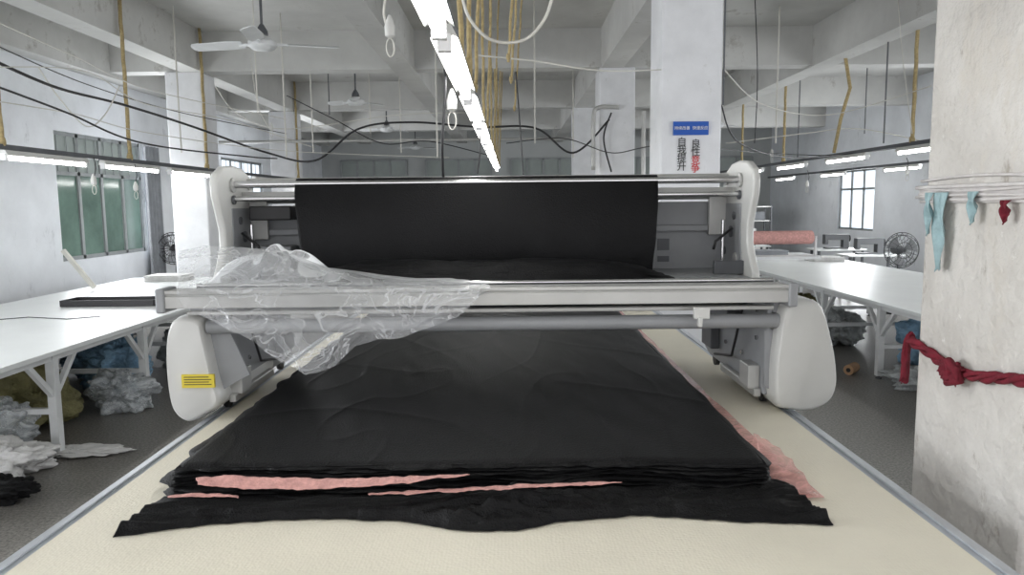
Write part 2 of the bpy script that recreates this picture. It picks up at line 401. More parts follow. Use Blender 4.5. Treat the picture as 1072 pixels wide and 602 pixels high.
def net(u,v):
    A=lerpP([(788,468),(800,470),(815,478),(828,488),(840,500),(852,519)],u); B=lerpP([(790,500),(797,506),(806,510),(816,514),(828,517),(842,519)],u)
    q=A.lerp(B,v); q=q+Vector((3*fr(u*9,v*3,0),2*fr(u*9,v*3,4))); p=G(q.x,q.y,.91); p.z=.905+.010*(1+fr(p.x*14,p.y*14,2))+ .04*(1-u)*(1-v); return p
mk('interlining_corner',MB().grid(net,50,24),m_pinkf,label='frayed translucent pink interlining corner beside the stack',cat='fabric',smooth=True)
# ---------- SPREADING MACHINE
mc=thing('fabric_spreading_machine',(-.12,3.3,.9),'grey and white fabric spreading machine straddling the cutting table','machine')
P=lambda *a,**k: mk(*a,parent=mc,**k)
CL,CR=-1.335,1.10
S=.19
def cheek(x0,x1):
    pts=[(3.20,1.30),(3.17,1.36),(3.17,1.42),(3.22,1.48),(3.27,1.56),(3.27,1.64),(3.235,1.72),(3.20,1.79),(3.195,1.85),(3.22,1.90),(3.30,1.935),(3.42,1.945),(3.54,1.935),(3.63,1.90),(3.68,1.83),(3.69,1.7),(3.72,1.5),(3.74,1.30)]
    return P('side_cheek',MB().prism([(y+S,z) for y,z in pts],'x',x0,x1),m_white,bevel=.010,smooth='auto')
for x0,x1,s in ((CL-.035,CL,1),(CR,CR+.035,-1)):
    c=cheek(x0,x1); xi=x1 if s>0 else x0
    for (yy,zz,rr) in ((3.38,1.85,.035),(3.38,1.78,.022),(3.60,1.86,.03),(3.45,1.68,.02),(3.5,1.60,.028),(3.42,1.47,.03),(3.6,1.5,.02)):
        mk('bolt_cap',MB().lathe((xi+(0 if s>0 else -.015),yy+S,zz),[(rr*.6,0),(rr,.003),(rr,.012),(rr*.6,.015)],'x',20),m_dgrey if rr<.03 else m_alu,parent=c,smooth='auto')
    mk('cheek_web',MB().prism([(3.33+S,1.42),(3.36+S,1.60),(3.36+S,1.74),(3.64+S,1.74),(3.66+S,1.42)],'x',*(sorted((xi,xi+s*.006)))),m_grey,parent=c)
    mk('rail_bracket',MB().box((min(xi,xi+s*.09),3.60+S,1.58),(max(xi,xi+s*.09),3.63+S,1.78)),m_alu,parent=c,bevel=.004)
    mk('rail_bracket',MB().box((min(xi,xi+s*.14),3.30+S,1.405),(max(xi,xi+s*.14),3.33+S,1.47)),m_dgrey,parent=c,bevel=.004)
    mk('guide_post',MB().tube([(xi+s*.07,3.42+S,1.40),(xi+s*.07,3.42+S,1.66)],.009,10),m_chrome,parent=c,smooth='auto')
    mk('lever',MB().tube([(xi+s*.03,3.40+S,1.62),(xi+s*.12,3.36+S,1.56),(xi+s*.13,3.36+S,1.52)],.007,8),m_blackp,parent=c,smooth=True)
P('roll_bar',MB().tube([(CL,3.38+S,1.853),(CR,3.38+S,1.853)],.017,16),m_chrome,smooth='auto')
P('roll_bar',MB().tube([(CL,3.60+S,1.868),(CR,3.60+S,1.868)],.022,16),m_alu,smooth='auto')
P('roll_bar',MB().tube([(CL,3.38+S,1.785),(CR,3.38+S,1.785)],.012,16),m_chrome,smooth='auto')
P('roll_cover',MB().prism([(3.5+S,1.79),(3.66+S,1.76),(3.67+S,1.78),(3.58+S,1.82),(3.5+S,1.82)],'x',CL,CR),m_alu,bevel=.004)
P('back_panel',MB().box((CL,3.66+S,1.36),(CR,3.70+S,1.75)).box((CL,3.62+S,1.60),(CR,3.66+S,1.63)),m_grey,bevel=.004)
P('panel_slot',MB().box((.76,3.653+S,1.50),(.82,3.66+S,1.56)),m_dgrey)
P('panel_slot',MB().box((.76,3.653+S,1.44),(.82,3.66+S,1.47)),m_dgrey)
P('control_box',MB().box((CL+.05,3.45+S,1.68),(-1.08,3.60+S,1.75)),m_blackp,bevel=.008)
P('control_box',MB().box((-1.28,3.5+S,1.405),(-1.10,3.64+S,1.55)),m_grey,bevel=.01)
P('tray_deck',MB().box((-1.3,2.98,1.385),(1.06,3.86,1.405)),m_grey,bevel=.003)
P('tray_lip',MB().box((-1.3,3.08,1.405),(1.06,3.10,1.425)),m_alu,bevel=.003)
P('guide_rod',MB().tube([(-1.28,2.99,1.43),(1.06,2.99,1.43)],.010,14),m_chrome,smooth='auto')
bl=W(165,303,2.86); br=W(833,300,2.86)
bx0,bx1=bl.x,br.x
def prof(y0,z0,w,h):
    return [(y0,z0),(y0+w,z0),(y0+w,z0+h),(y0,z0+h),(y0,z0+h*.80),(y0+.006,z0+h*.76),(y0+.006,z0+h*.70),(y0,z0+h*.66)]
P('front_beam',MB().prism(prof(2.84,1.358,.10,.069),'x',bx0+.02,bx1-.02),m_alu,bevel=.003)
for x0,x1 in ((bx0,bx0+.035),(bx1-.035,bx1)):
    P('beam_end_cap',MB().box((x0,2.83,1.34),(x1,2.95,1.435)),m_grey,bevel=.008)
P('lower_beam',MB().box((bx0+.08,2.92,1.318),(bx1-.06,2.95,1.335)),m_alu,bevel=.004)
P('spreading_roller',MB().tube([(-1.22,2.93,1.272),(1.08,2.93,1.272)],.029,24),m_grey,smooth='auto')
P('guide_rod',MB().tube([(-1.18,3.15,1.30),(1.03,3.15,1.30)],.015,16),m_chrome,smooth='auto')
P('sensor_bracket',MB().box((.70,2.81,1.30),(.76,2.835,1.345)).box((.715,2.80,1.27),(.73,2.83,1.31)),m_white,bevel=.004)
def plate(x0,x1,inner):
    pts=[(2.98,.955),(3.0,1.0),(2.96,1.1),(2.95,1.32),(3.05,1.38),(3.75,1.38),(3.9,1.3),(3.9,.98),(3.8,.955)]
    o=P('side_plate',MB().prism(pts,'x',x0,x1),m_grey,bevel=.006); xi=x1 if inner>0 else x0
    s=inner
    def bx(a,b_,y0,y1,z0,z1,m,name):
        xa,xb=sorted((xi+s*a,xi+s*b_)); mk(name,MB().box((xa,y0,z0),(xb,y1,z1)),m,parent=o,bevel=.006)
    bx(0,.03,3.0,3.5,.94,.975,m_alu,'base_bracket')
    bx(0,.05,3.02,3.14,.97,1.07,m_alu,'bracket')
    bx(0,.06,3.3,3.6,1.18,1.33,m_dgrey,'motor_box')
    bx(0,.045,3.62,3.8,1.02,1.16,m_dgrey,'gear_cover')
    for yy in (3.07,3.78):
        mk('wheel',MB().lathe((xi-s*.03-.012,yy,.94),[(.02,0),(.036,.002),(.036,.022),(.02,.024)],'x',24),m_blackp,parent=o,smooth='auto')
    for yy,zz in ((3.06,1.3),(3.2,1.3),(3.06,1.18),(3.25,1.08),(3.5,1.08)):
        mk('bolt',MB().lathe((xi+(0 if s>0 else -.01),yy,zz),[(.01,0),(.01,.008),(.006,.01)],'x',10),m_chrome,parent=o)
    mk('cable',MB().tube([(xi+s*.02,3.18,1.34),(xi+s*.04,3.2,1.2),(xi+s*.03,3.32,1.05),(xi+s*.03,3.6,1.0)],.006,8),m_cable,parent=o,smooth=True)
plate(-1.2,-1.18,1); plate(1.03,1.05,-1)
def cat_closed(pw,n_=6):
    out=[]; k=len(pw)
    for i in range(k):
        a,b_,c,d=[Vector(pw[(i+j)%k]) for j in (-1,0,1,2)]
        for j in range(n_):
            t=j/n_; out.append(tuple(.5*((2*b_)+(c-a)*t+(2*a-5*b_+4*c-d)*t*t+(3*b_-a-3*c+d)*t**3)))
    return out
def shell(pts,y0,y1):
    pw=cat_closed([(W(u,v,2.9).x,W(u,v,2.9).z) for u,v in pts])
    k=len(pw); cx=sum(p[0] for p in pw)/k; cz=sum(p[1] for p in pw)/k
    mb=MB(); rings=[(y0,.90),(y0+.006,.945),(y0+.02,.98),(y0+.05,1.0),(y1-.05,1.0),(y1,.92)]
    for y,s in rings:
        for (x,z) in pw: mb.v.append((cx+(x-cx)*s,y,cz+(z-cz)*s))
    for i in range(len(rings)-1):
        for j in range(k):
            mb.f.append((i*k+j,i*k+(j+1)%k,(i+1)*k+(j+1)%k,(i+1)*k+j))
    mb.f.append(tuple(range(k))); mb.f.append(tuple((len(rings)-1)*k+j for j in reversed(range(k))))
    return P('outer_shell',mb,m_white,smooth='auto')
s1=shell([(184,333),(208,333),(214,350),(224,395),(231,422),(216,434),(198,442),(184,432),(178,412),(175,380),(176,350)],2.88,3.6)
s2=shell([(822,318),(848,314),(860,320),(868,345),(874,375),(875,404),(866,422),(846,430),(826,429),(812,424),(810,395),(813,360)],2.88,3.6)
for x0,x1 in ((-1.30,-1.2),(1.05,1.12)):
    P('support_arm',MB().prism([(2.95,1.30),(2.95,1.40),(3.9,1.40),(3.9,1.30)],'x',x0,x1),m_grey,bevel=.006)
g=[W(208,345,2.96),W(240,345,2.96),W(262,392,2.96),W(226,412,2.96)]
P('front_gusset',MB().prism([(p.x,p.z) for p in g],'y',2.955,2.965),m_grey,bevel=.002)
g=[W(800,345,2.96),W(822,345,2.96),W(812,410,2.96),W(800,405,2.96)]
P('front_gusset',MB().prism([(p.x,p.z) for p in g],'y',2.955,2.965),m_grey,bevel=.002)
a=W(191,406,2.872); b_=W(224,392,2.872)
lb=P('warning_label',MB().box((a.x,2.868,a.z),(b_.x,2.882,b_.z)),m_yel)
mb=MB()
for i in range(4): mb.box((a.x+.01,2.8665,a.z+.012+.01*i),(b_.x-.01-.01*(i%2),2.868,a.z+.015+.01*i))
mk('label_print',mb,m_blk,parent=lb)
# black fabric over the roll bar
def drape(u,v):
    xl0,xr0=W(307,190,3.53).x,W(690,187,3.53).x
    xl1,xr1=W(319,282,3.47).x,W(684,279,3.47).x
    if v<.15:
        t_=v/.15; y=3.62-.22*t_; z=1.885-.007*t_; e=0
    elif v<.22:
        t_=(v-.15)/.07; a_=t_*math.pi/2; y=3.40-.035*math.sin(a_); z=1.878-.03*(1-math.cos(a_)); e=.02
    else:
        t_=(v-.22)/.78; y=3.365-.04*math.sin(t_*math.pi)-.07*t_; z=1.848-.415*t_; e=t_
    x=(xl0*(1-e)+xl1*e)*(1-u)+(xr0*(1-e)+xr1*e)*u
    x+=.008*fr(2,z*7,u*9)*(abs(u-.5)*2)
    y+=.014*fr(x*3,z*1.2,0)*e+.010*math.sin(x*7+z*2)*e*.6+.009*fr(x*9,z*2,5)*e
    if v>.9: z+=.010*fr(x*6,1,1)
    return (x,y+S,z)
mk('hanging_fabric',MB().grid(drape,160,100),m_black,label='black fabric draped over the spreading machine roll bar',cat='fabric',smooth=True,solid=.004)
mk('fabric_roll',MB().tube([Vector((-.93+1.54*i/30,3.70,1.60)) for i in range(31)],[.11+.002*fr(i,0,0) for i in range(31)],32),m_black,label='roll of black fabric resting inside the machine cradle',cat='fabric',smooth='auto')
def pile(k):
    def fn(u,v):
        xl,xr=W(286,287,3.22).x+.06*k,W(708,285,3.22).x-.04*k
        x=xl+(xr-xl)*u; ed=min(1,min(u,1-u)*8)
        y=3.18+.014*k+.24*v; z=1.408+.014*k+(.045+.025*fr(x*4,v*3,k))*math.sin(math.pi*v)**.5*(.2+.8*ed)
        y+=.014*fr(x*7,0,k)
        return (x,y,z)
    return fn
mb=MB()
for k in range(4): mb.grid(pile(k),120,14)
mk('folded_fabric',mb,m_black,label='crumpled black fabric folds lying on the machine tray',cat='fabric',smooth=True)
# plastic wrap
TOPE=[(188,264),(215,258),(255,260),(300,264),(340,280),(400,288),(440,292),(470,294)]
MIDE=[(186,297),(215,299),(255,300),(300,301),(340,301),(400,300),(460,299),(514,298)]
BOTE=[(198,322),(235,338),(270,356),(300,378),(325,388),(352,380),(378,358),(410,354),(450,342),(480,330),(502,308)]
def rg(x,y,z): return max(0,1-abs(fr(x,y,z))*3.0)**1.5
def wrap(u,v):
    if v<.4:
        t_=v/.4; A=W(*lerpP(TOPE,u),3.12); B=W(*lerpP(MIDE,u),2.835); B.z=1.433
        p=A.lerp(B,t_); e=math.sin(t_*math.pi)
        lf=1-sm(.3,.75,u)
        p.z=max(p.z,1.438); p+=Vector((0,0,((.045*(.5+.8*fr(p.x*3.5,p.y*3,0))+.014*rg(p.x*5+p.y*3,p.y*6,5))*(.2+e)*(.2+.8*lf))))
    else:
        t_=(v-.4)/.6; A=W(*lerpP(MIDE,u),2.835); A.z=1.433; B=W(*lerpP(BOTE,u),2.81)
        p=A.lerp(B,t_); k=min(1,t_*3)
        p.y-= .010+k*(.038*(.6+fr(p.x*3.5+p.z*3,p.z*2,3))+.022*rg(p.x*5+p.z*4,p.z*3,6)+.008*rg(p.x*12-p.z*9,p.z*7,16))
        p.x+=.02*fr(p.x*5,p.z*6,8)*t_; p.z+=.014*fr(p.x*9,2,8)*t_
    if u>.9: p.x+=.03*fr(v*9,2,2)*(u-.9)*10
    return p
mk('plastic_wrap',MB().grid(wrap,220,140),m_film,label='crumpled clear plastic wrap draped over the machine beam',cat='plastic wrap',smooth=True)
def wrap2(u,v):
    x=-1.24+.52*u; y=3.0+.28*v
    z=1.44+.12*math.sin(math.pi*u)**.5*math.sin(math.pi*v)*(0.8+.9*fr(x*3.5,y*4,1)+.3*rg(x*6,y*5,4))
    return (x,y,z)
mk('plastic_bag',MB().grid(wrap2,110,60),m_film,label='crinkled clear plastic bag lying on the machine tray',cat='plastic wrap',smooth=True)
# ---------- SIDE WORK TABLES
def worktable(x0,x1,y0,y1,z,legs,label):
    e=thing('work_table',((x0+x1)/2,(y0+y1)/2,0),label,'table','long white work tables')
    mk('tabletop',MB().box((x0,y0,z-.035),(x1,y1,z)),m_lam,parent=e,bevel=.004)
    mb=MB()
    for x in (x0+.06,x1-.1): mb.box((x,y0+.05,z-.085),(x+.04,y1-.05,z-.035))
    mk('apron_rail',mb,m_legs,parent=e)
    for y in legs:
        for x in (x0+.05,x1-.11):
            l=mk('leg',MB().box((x,y-.03,.03),(x+.06,y+.03,z-.036)),m_legs,parent=e)
            mk('foot',MB().lathe((x+.03,y,0),[(.03,0),(.03,.012),(.012,.016),(.012,.04)],'z',14),m_dgrey,parent=l)
            mb=MB(); mb.beam((x+.03,y+.02,z-.33),(x+.03,y+.27,z-.07),.035); mb.beam((x+.03,y-.02,z-.33),(x+.03,y-.27,z-.07),.035)
            mk('brace',mb,m_legs,parent=l)
        mk('crossbar',MB().box((x0+.1,y-.02,.30),(x1-.1,y+.02,.34)),m_legs,parent=e)
    return e
worktable(-5.3,-3.17,3.7,10.3,.77,[3.85,5.12,6.40,7.68,8.95,10.1],'white laminate work table with white steel legs by window')
worktable(3.52,5.5,4.6,14,.77,[4.8,5.85,7.13,8.45,9.8,11.1,12.4,13.8],'white laminate work table with white steel legs beside column')
y0=7.3
xa=W(62,302,y0).x; xb=W(160,302,y0).x
e=thing('black_tray',((xa+xb)/2,y0+.17,.77),'long shallow black tray lying on the work table','tray')
mk('tray_base',MB().box((xa,y0,.772),(xb,y0+.3,.79)),m_blackp,parent=e,bevel=.003)
mk('tray_rim',MB().box((xa,y0-.01,.772),(xb,y0+.005,.835)).box((xa,y0+.295,.772),(xb,y0+.31,.835)).box((xa-.01,y0,.772),(xa+.005,y0+.3,.835)).box((xb-.005,y0,.772),(xb+.01,y0+.3,.835)),m_blackp,parent=e,bevel=.003)
a0=W(66,262,8.8)
mk('leaning_board',MB().beam((a0.x,8.8,a0.z),(a0.x+.34,8.8,.80),.045),m_wood,label='slim pale board leaning above the work table',cat='board')
mk('table_wire',MB().tube([G(-20,336,.775),G(30,332,.775),G(70,334,.775),G(105,331,.775)],.004,6),m_cable,label='thin black wire lying on white table',cat='wire',smooth=True)
def foldpile(x,y,z,w,d,h,m,label,layers=4):
    e=thing('folded_cloth',(x,y,z),label,'fabric')
    for k in range(layers):
        zz=z+.002+h*k/layers; j=random.uniform(-.01,.01)
        mk('fold_layer',MB().box((x-w/2+j,y-d/2-j,zz),(x+w/2+j,y+d/2-j,zz+h/layers-.002)),m,parent=e,bevel=.006)
foldpile(-4.6,9.9,.77,.5,.4,.08,m_wcloth,'folded white cloth pile on the work table')
foldpile(4.6,13.3,.77,.6,.5,.10,m_curt,'folded grey cloth pile on the work table')
foldpile(5.1,12.0,.77,.5,.4,.07,m_wcloth,'folded white cloth pile on the work table')
# ---------- sacks, bags
def bag(name,c,rad,m,label,cat='bag',seed=0,amp=.35,fr_=2.2,ridge=1):
    b0=MB().blob((c[0],c[1],c[2]),rad,amp,fr_,seed,nu=80,nv=48,ridge=ridge)
    zm=min(v[2] for v in b0.v); b0.v=[(v[0],v[1],v[2]-zm+.002) for v in b0.v]
    return mk(name,b0,m,label=label,cat=cat,smooth=True)
bag('sack',(-3.98,5.78,.3),(.42,.34,.31),m_olive,'olive green woven sack slumped under the work table','sack',1,.5)
bag('sack',(-4.7,6.5,.3),(.38,.35,.32),m_olive,'olive green woven sack slumped under the work table','sack',2,.5)
bag('plastic_bag',(-3.80,6.98,.25),(.32,.3,.30),m_bluebag,'pale blue plastic bag slumped under the work table','bag',5,.5,2.6,1.5)
bag('plastic_bag',(-4.35,7.7,.3),(.34,.35,.34),m_bluebag,'blue translucent plastic bag stuffed with scraps','bag',3,.5,2.6,1.5)
bag('plastic_bag',(-3.55,8.0,.3),(.3,.3,.26),m_greyb,'grey plastic bag under the work table','bag',4,.5,2.6,1.5)
bag('plastic_bag',(-3.4,6.3,.2),(.26,.2,.19),m_bagf,'clear plastic bag crumpled on the floor','bag',6,.5,3,1.5)
bag('plastic_bag',(-4.95,7.25,.3),(.3,.3,.33),m_greyb,'grey plastic bag under the work table','bag',7,.5,2.6,1.5)
bag('plastic_bag',(-3.75,5.15,.2),(.30,.22,.22),m_bagf,'clear plastic bag on the floor under the work table','bag',17,.5,2.6,1.5)
bag('cloth_heap',(-3.42,4.68,.2),(.32,.26,.13),m_wcloth,'heap of crumpled white cloth scraps on the floor','cloth',8,.6,2.4,1.4)
bag('cloth_heap',(-3.08,5.15,.1),(.30,.11,.02),m_wcloth,'flat white cloth scrap on the floor','cloth',9,.7,2.4,1.2)
bag('cloth_heap',(-3.12,4.28,.1),(.22,.12,.08),m_black,'small crumpled black cloth on the floor','cloth',10,.6,2.4,1.4)
bag('plastic_bag',(3.9,8.95,.3),(.33,.33,.26),m_greyb,'grey plastic bag under the work table','bag',11,.5,2.6,1.5)
bag('plastic_bag',(4.5,7.8,.3),(.36,.35,.3),m_bluebag,'bluish plastic bag stuffed with scraps under table','bag',12,.5,2.6,1.5)
bag('sack',(3.85,9.8,.3),(.3,.33,.3),m_olive,'olive green woven sack under the work table','sack',13,.4)
bag('cloth_heap',(3.85,6.75,.3),(.3,.28,.10),m_greyb,'crumpled grey plastic scraps on the floor','cloth',14,.6,2.6,1.5)
bag('cloth_heap',(4.4,6.3,.3),(.3,.3,.2),m_wcloth,'crumpled white cloth under the work table','cloth',15,.6,2.6,1.5)
bag('cloth_heap',(3.2,8.3,.3),(.3,.2,.04),m_wcloth,'flat white cloth scraps on the floor','cloth',18,.7,2.6,1.2)
e=thing('tape_roll',(3.4,7.35,0),'brown cardboard core roll lying on the floor','roll')
mk('roll_body',MB().tube([(3.37,7.28,.052),(3.50,7.42,.052)],.05,24),m_brown,parent=e,smooth='auto'); mk('roll_core',MB().tube([(3.366,7.276,.052),(3.37,7.28,.052)],.022,16),m_blackp,parent=e)
# ---------- FLUORESCENT LIGHTS
def lamp(x,y0,L,z,label,group):
    e=thing('fluorescent_light',(x,y0+L/2,z),label,'light',group)
    mk('lamp_housing',MB().prism([(x-.045,z+.03),(x-.022,z+.075),(x+.022,z+.075),(x+.045,z+.03),(x+.022,z+.045),(x-.022,z+.045)],'y',y0,y0+L),m_white,parent=e)
    mk('tube',MB().tube([(x,y0+.03,z+.012),(x,y0+L-.03,z+.012)],.018,14),m_tube,parent=e,smooth='auto')
    for yy in (y0,y0+L-.035): mk('lamp_holder',MB().box((x-.022,yy,z-.010),(x+.022,yy+.035,z+.05)),m_wh,parent=e)
    return e
def row(x,z,y0,y1,L,gap,label,group,skip=()):
    first=lamp(x,y0,L,z,label,group); y=y0+L+gap; i=1
    while y+L<y1:
        if i not in skip: dup(first,(0,y-y0,0))
        y+=L+gap; i+=1
    mk('lamp_rail',MB().box((x-.022,y0-.4,z+.078),(x+.022,y1,z+.10)).box((x-.022,y0-.4,z+.1),(x-.017,y1,z+.12)).box((x+.017,y0-.4,z+.1),(x+.022,y1,z+.12)),m_dgrey,label='long suspended steel rail carrying fluorescent lamps',cat='rail',group='lamp rails')
row(-.21,2.25,-.15,12.5,1.15,.15,'white fluorescent batten lamp glowing above cutting table','fluorescent lamps over cutting table')
row(-4.2,2.16,3.2,15,1.2,.30,'white fluorescent batten lamp above the window side table','fluorescent lamps over window side table')
row(4.5,2.27,3.6,18,1.2,.75,'white fluorescent batten lamp above the side table','fluorescent lamps over side table')
row(6.9,2.27,7.0,20,1.2,1.6,'white fluorescent batten lamp near the wall','fluorescent lamps near wall')
# ---------- ROPES
def rope(x,y,z0,z1=CZ,dx=0,r_=.018,m=m_rope,kn=True):
    k=14; pts=[(x+dx*i/k+.004*math.sin(i*2.1),y,z0+(z1-z0)*i/k) for i in range(k+1)]
    o=mk('hanging_rope',MB().tube(pts,r_,7),m,label='tan rope hanging from ceiling holding lamp rail',cat='rope',group='lamp suspension ropes',smooth=True)
    if kn: mk('knot',MB().blob((x,y,z0+.03),(r_*1.5,r_*1.5,r_*2.4),.2,3,1,False,16,10),m,parent=o,smooth=True)
for u_0 in (12,143,222,316): 
    y=4.2*F/(536-u_0); rope(-4.2,y,2.27,r_=.021)
for y in (3.3,4.0,6.0,8.4,10.6,12.3): rope(-.21,y,2.36,r_=.012); rope(-.19,y+.16,2.36,dx=.08,r_=.010)
for y in (4.6,7.0,5.4): rope(-.10+.02*y,y,2.6,dx=.12,r_=.009)
for u_0 in (775,818,950): rope(4.5,4.5*F/(u_0-536),2.38,r_=.021)
y=10.0
mk('hanging_rope',MB().tube([W(873,160,y),W(880,125,y),W(890,92,y),W(882,40,y),W(878,5,y),W(877,-30,y)],.024,8),m_rope,label='tan rope hanging slack with a kink',cat='rope',group='lamp suspension ropes',smooth=True)
for (u0,v1,yy) in ((270,118,8.0),(345,120,13.0),(388,140,13.5),(420,160,13.0),(560,150,9.0),(600,165,12.8),(757,110,5.5),(812,150,9.5),(835,165,12.0),(905,140,12.2),(925,150,9.0),(458,165,9.3),(190,160,9.2),(300,165,9.6),(328,160,12.2)):
    p=W(u0,v1,yy); mk('hanger_rod',MB().tube([(p.x,yy,p.z),(p.x,yy,CZ)],.007 if yy<9 else .010,6),m_dgrey if int(u0)%2 else m_wcable,label='thin vertical hanger rod dropping from the ceiling',cat='rod',group='thin hanger rods')
# ---------- CEILING FANS
def cfan(x,y,z,Rr,angs,lab):
    e=thing('ceiling_fan',(x,y,z),lab,'fan','ceiling fans')
    mk('down_rod',MB().tube([(x,y,z+.1),(x,y,CZ)],.014,10),m_dgrey,parent=e)
    mk('canopy',MB().lathe((x,y,CZ-.08),[(.02,0),(.05,.05),(.06,.08)],'z',16),m_dgrey,parent=e,smooth='auto')
    mk('upper_cup',MB().lathe((x,y,z+.09),[(.06,0),(.055,.04),(.02,.10)],'z',20),m_dgrey,parent=e,smooth='auto')
    mk('motor_housing',MB().lathe((x,y,z-.06),[(.03,0),(.10,.01),(.135,.04),(.135,.08),(.09,.12),(.03,.15)],'z',28),m_legs,parent=e,smooth='auto')
    for a in angs:
        a=math.radians(a); c,s=math.cos(a),math.sin(a)
        def T(r_,w,h): return (x+c*r_-s*w,y+s*r_+c*w,z+h)
        mb=MB(); ou=[(.2,-.06),(.35,-.075),(Rr-.03,-.065),(Rr,-.03),(Rr,.03),(Rr-.03,.065),(.35,.075),(.2,.06)]
        for dz in (0,.008):
            for r_,w in ou: mb.v.append(T(r_*1.0,w,dz+w*.30-.02*(r_-.2)))
        k=len(ou); mb.f.append(tuple(range(k))); mb.f.append(tuple(k+i for i in reversed(range(k))))
        for i in range(k): mb.f.append((i,(i+1)%k,k+(i+1)%k,k+i))
        mb.beam(T(.09,0,.0),T(.24,0,.0),.025)
        mk('blade',mb,m_legs,parent=e)
    return e
cfan(-2.43,7.5,3.33,.74,(172,12,278),'white three-blade ceiling fan on a dark rod')
cfan(-2.43,11.9,3.36,.5,(160,40,280),'white three-blade ceiling fan on a long rod')
cfan(-2.66,16.2,3.36,.6,(170,50,290),'white three-blade ceiling fan on a long rod')
cfan(-2.6,20.5,3.3,.6,(150,30,270),'white three-blade ceiling fan on a long rod')
cfan(4.4,16.0,3.36,.6,(150,30,270),'white three-blade ceiling fan on a long rod')
# ---------- PEDESTAL FANS
m_fang=mat('fan_grey',srgb(84,86,88),.5)
def pfan(x,y,z,Rr,lab,gm):
    e=thing('pedestal_fan',(x,y,0),lab,'fan')
    mk('base',MB().lathe((x,y,0),[(.2,0),(.2,.02),(.05,.05),(.03,.06)],'z',24),m_blackp,parent=e,smooth='auto')
    mk('pole',MB().tube([(x,y,.05),(x,y,z-.05)],.018,12),m_dgrey,parent=e)
    mk('motor',MB().lathe((x,y-.04,z),[(.03,0),(.07,.02),(.07,.16),(.04,.2)],'y',20),gm,parent=e,smooth='auto')
    mb=MB()
    for dy,rr in ((-.06,Rr),(-.12,Rr*.85),(-.14,Rr*.45),(.0,Rr*.85)):
        mb.tube([(x+rr*math.cos(t*math.pi/18),y+dy-.02,z+rr*math.sin(t*math.pi/18)) for t in range(36)],.006,6,closed=True)
    for t in range(20):
        a=t*math.pi/10; mb.tube([(x,y-.165,z),(x+Rr*.6*math.cos(a),y-.155,z+Rr*.6*math.sin(a)),(x+Rr*math.cos(a),y-.08,z+Rr*math.sin(a)),(x+Rr*.5*math.cos(a),y+.01,z+Rr*.5*math.sin(a))],.0035,5)
    mk('guard',mb,gm,parent=e)
    for k in range(3):
        a=k*2*math.pi/3+.4
        def bf(u,v):
            r_=.04+(Rr*.85-.04)*v; w=(u-.5)*(.5+.6*v)
            return (x+r_*math.cos(a+w),y-.09+.05*(u-.5),z+r_*math.sin(a+w))
        mk('blade',MB().grid(bf,6,6),m_grey,parent=e,solid=.003)
pfan(-5.50,12.1,1.08,.26,'dark pedestal fan with wire guard near curtain',m_blackp)
pfan(5.95,11.35,.98,.27,'grey industrial pedestal fan with wire guard',m_fang)
def cur(u,v):
    y=11.65+.5*u; return (LW+.10+.03*math.sin(u*30),y,.55+2.15*v)
mk('curtain',MB().grid(cur,60,6),m_curt,label='grey curtain gathered beside the window',cat='curtain',smooth=True)
# ---------- PINK ROLL ON STAND
yy=7.7; a=W(786,249,yy); b_=W(850,247,yy)
e=thing('roll_stand',((a.x+b_.x)/2,yy,0),'white floor stand holding a roll','stand')
zz=a.z
mb=MB().box((a.x-.02,yy-.03,.03),(a.x+.04,yy+.03,zz-.19)).box((a.x-.25,yy-.25,0),(a.x+.25,yy+.25,.03))
for x in (a.x-.06,b_.x+.03): mb.box((x,yy-.015,zz-.20),(x+.02,yy+.015,zz+.015))
mk('frame',mb,m_legs,parent=e)
mk('spindle',MB().tube([(a.x-.08,yy,zz),(b_.x+.06,yy,zz)],.012,10),m_chrome,parent=e)
mk('shelf',MB().box((a.x-.06,yy-.12,zz-.22),(b_.x+.06,yy+.12,zz-.19)),m_legs,parent=e)
mk('interlining_roll',MB().lathe((a.x,yy,zz),[(.03,0),(.065,.0),(.07,.01),(.07,b_.x-a.x-.01),(.065,b_.x-a.x),(.03,b_.x-a.x)],'x',32),m_pink,label='roll of pink interlining on a white stand',cat='roll',smooth='auto')
def sewing(x,y):
    e=thing('sewing_machine_table',(x,y,0),'industrial sewing machine on a small pale table','sewing machine','sewing stations')
    mk('tabletop',MB().box((x-.5,y-.28,.74),(x+.5,y+.28,.77)),m_lam,parent=e,bevel=.004)
    for sx in (-.45,.42):
        mk('leg',MB().box((x+sx,y-.2,.0),(x+sx+.04,y-.16,.74)).box((x+sx,y+.16,.0),(x+sx+.04,y+.2,.74)).box((x+sx,y-.25,.0),(x+sx+.04,y+.25,.04)),m_dgrey,parent=e)
    mk('sewing_head',MB().prism([(x-.25,.77),(x+.22,.77),(x+.22,1.06),(x-.27,1.06),(x-.27,.86),(x-.2,.86),(x-.2,.95),(x+.10,.95),(x+.10,.80),(x-.25,.80)],'y',y-.07,y+.07),m_fang,parent=e,bevel=.01)
    mk('handwheel',MB().lathe((x+.22,y,.98),[(.02,0),(.07,.01),(.07,.03),(.02,.04)],'x',20),m_blackp,parent=e)
    mk('thread_spool',MB().lathe((x+.3,y+.15,.78),[(.03,0),(.03,.02),(.012,.2),(.01,.22)],'z',14),m_wcloth,parent=e)
sewing(6.6,15.0); sewing(6.5,13.4); sewing(5.2,16.5); sewing(3.4,16.8)
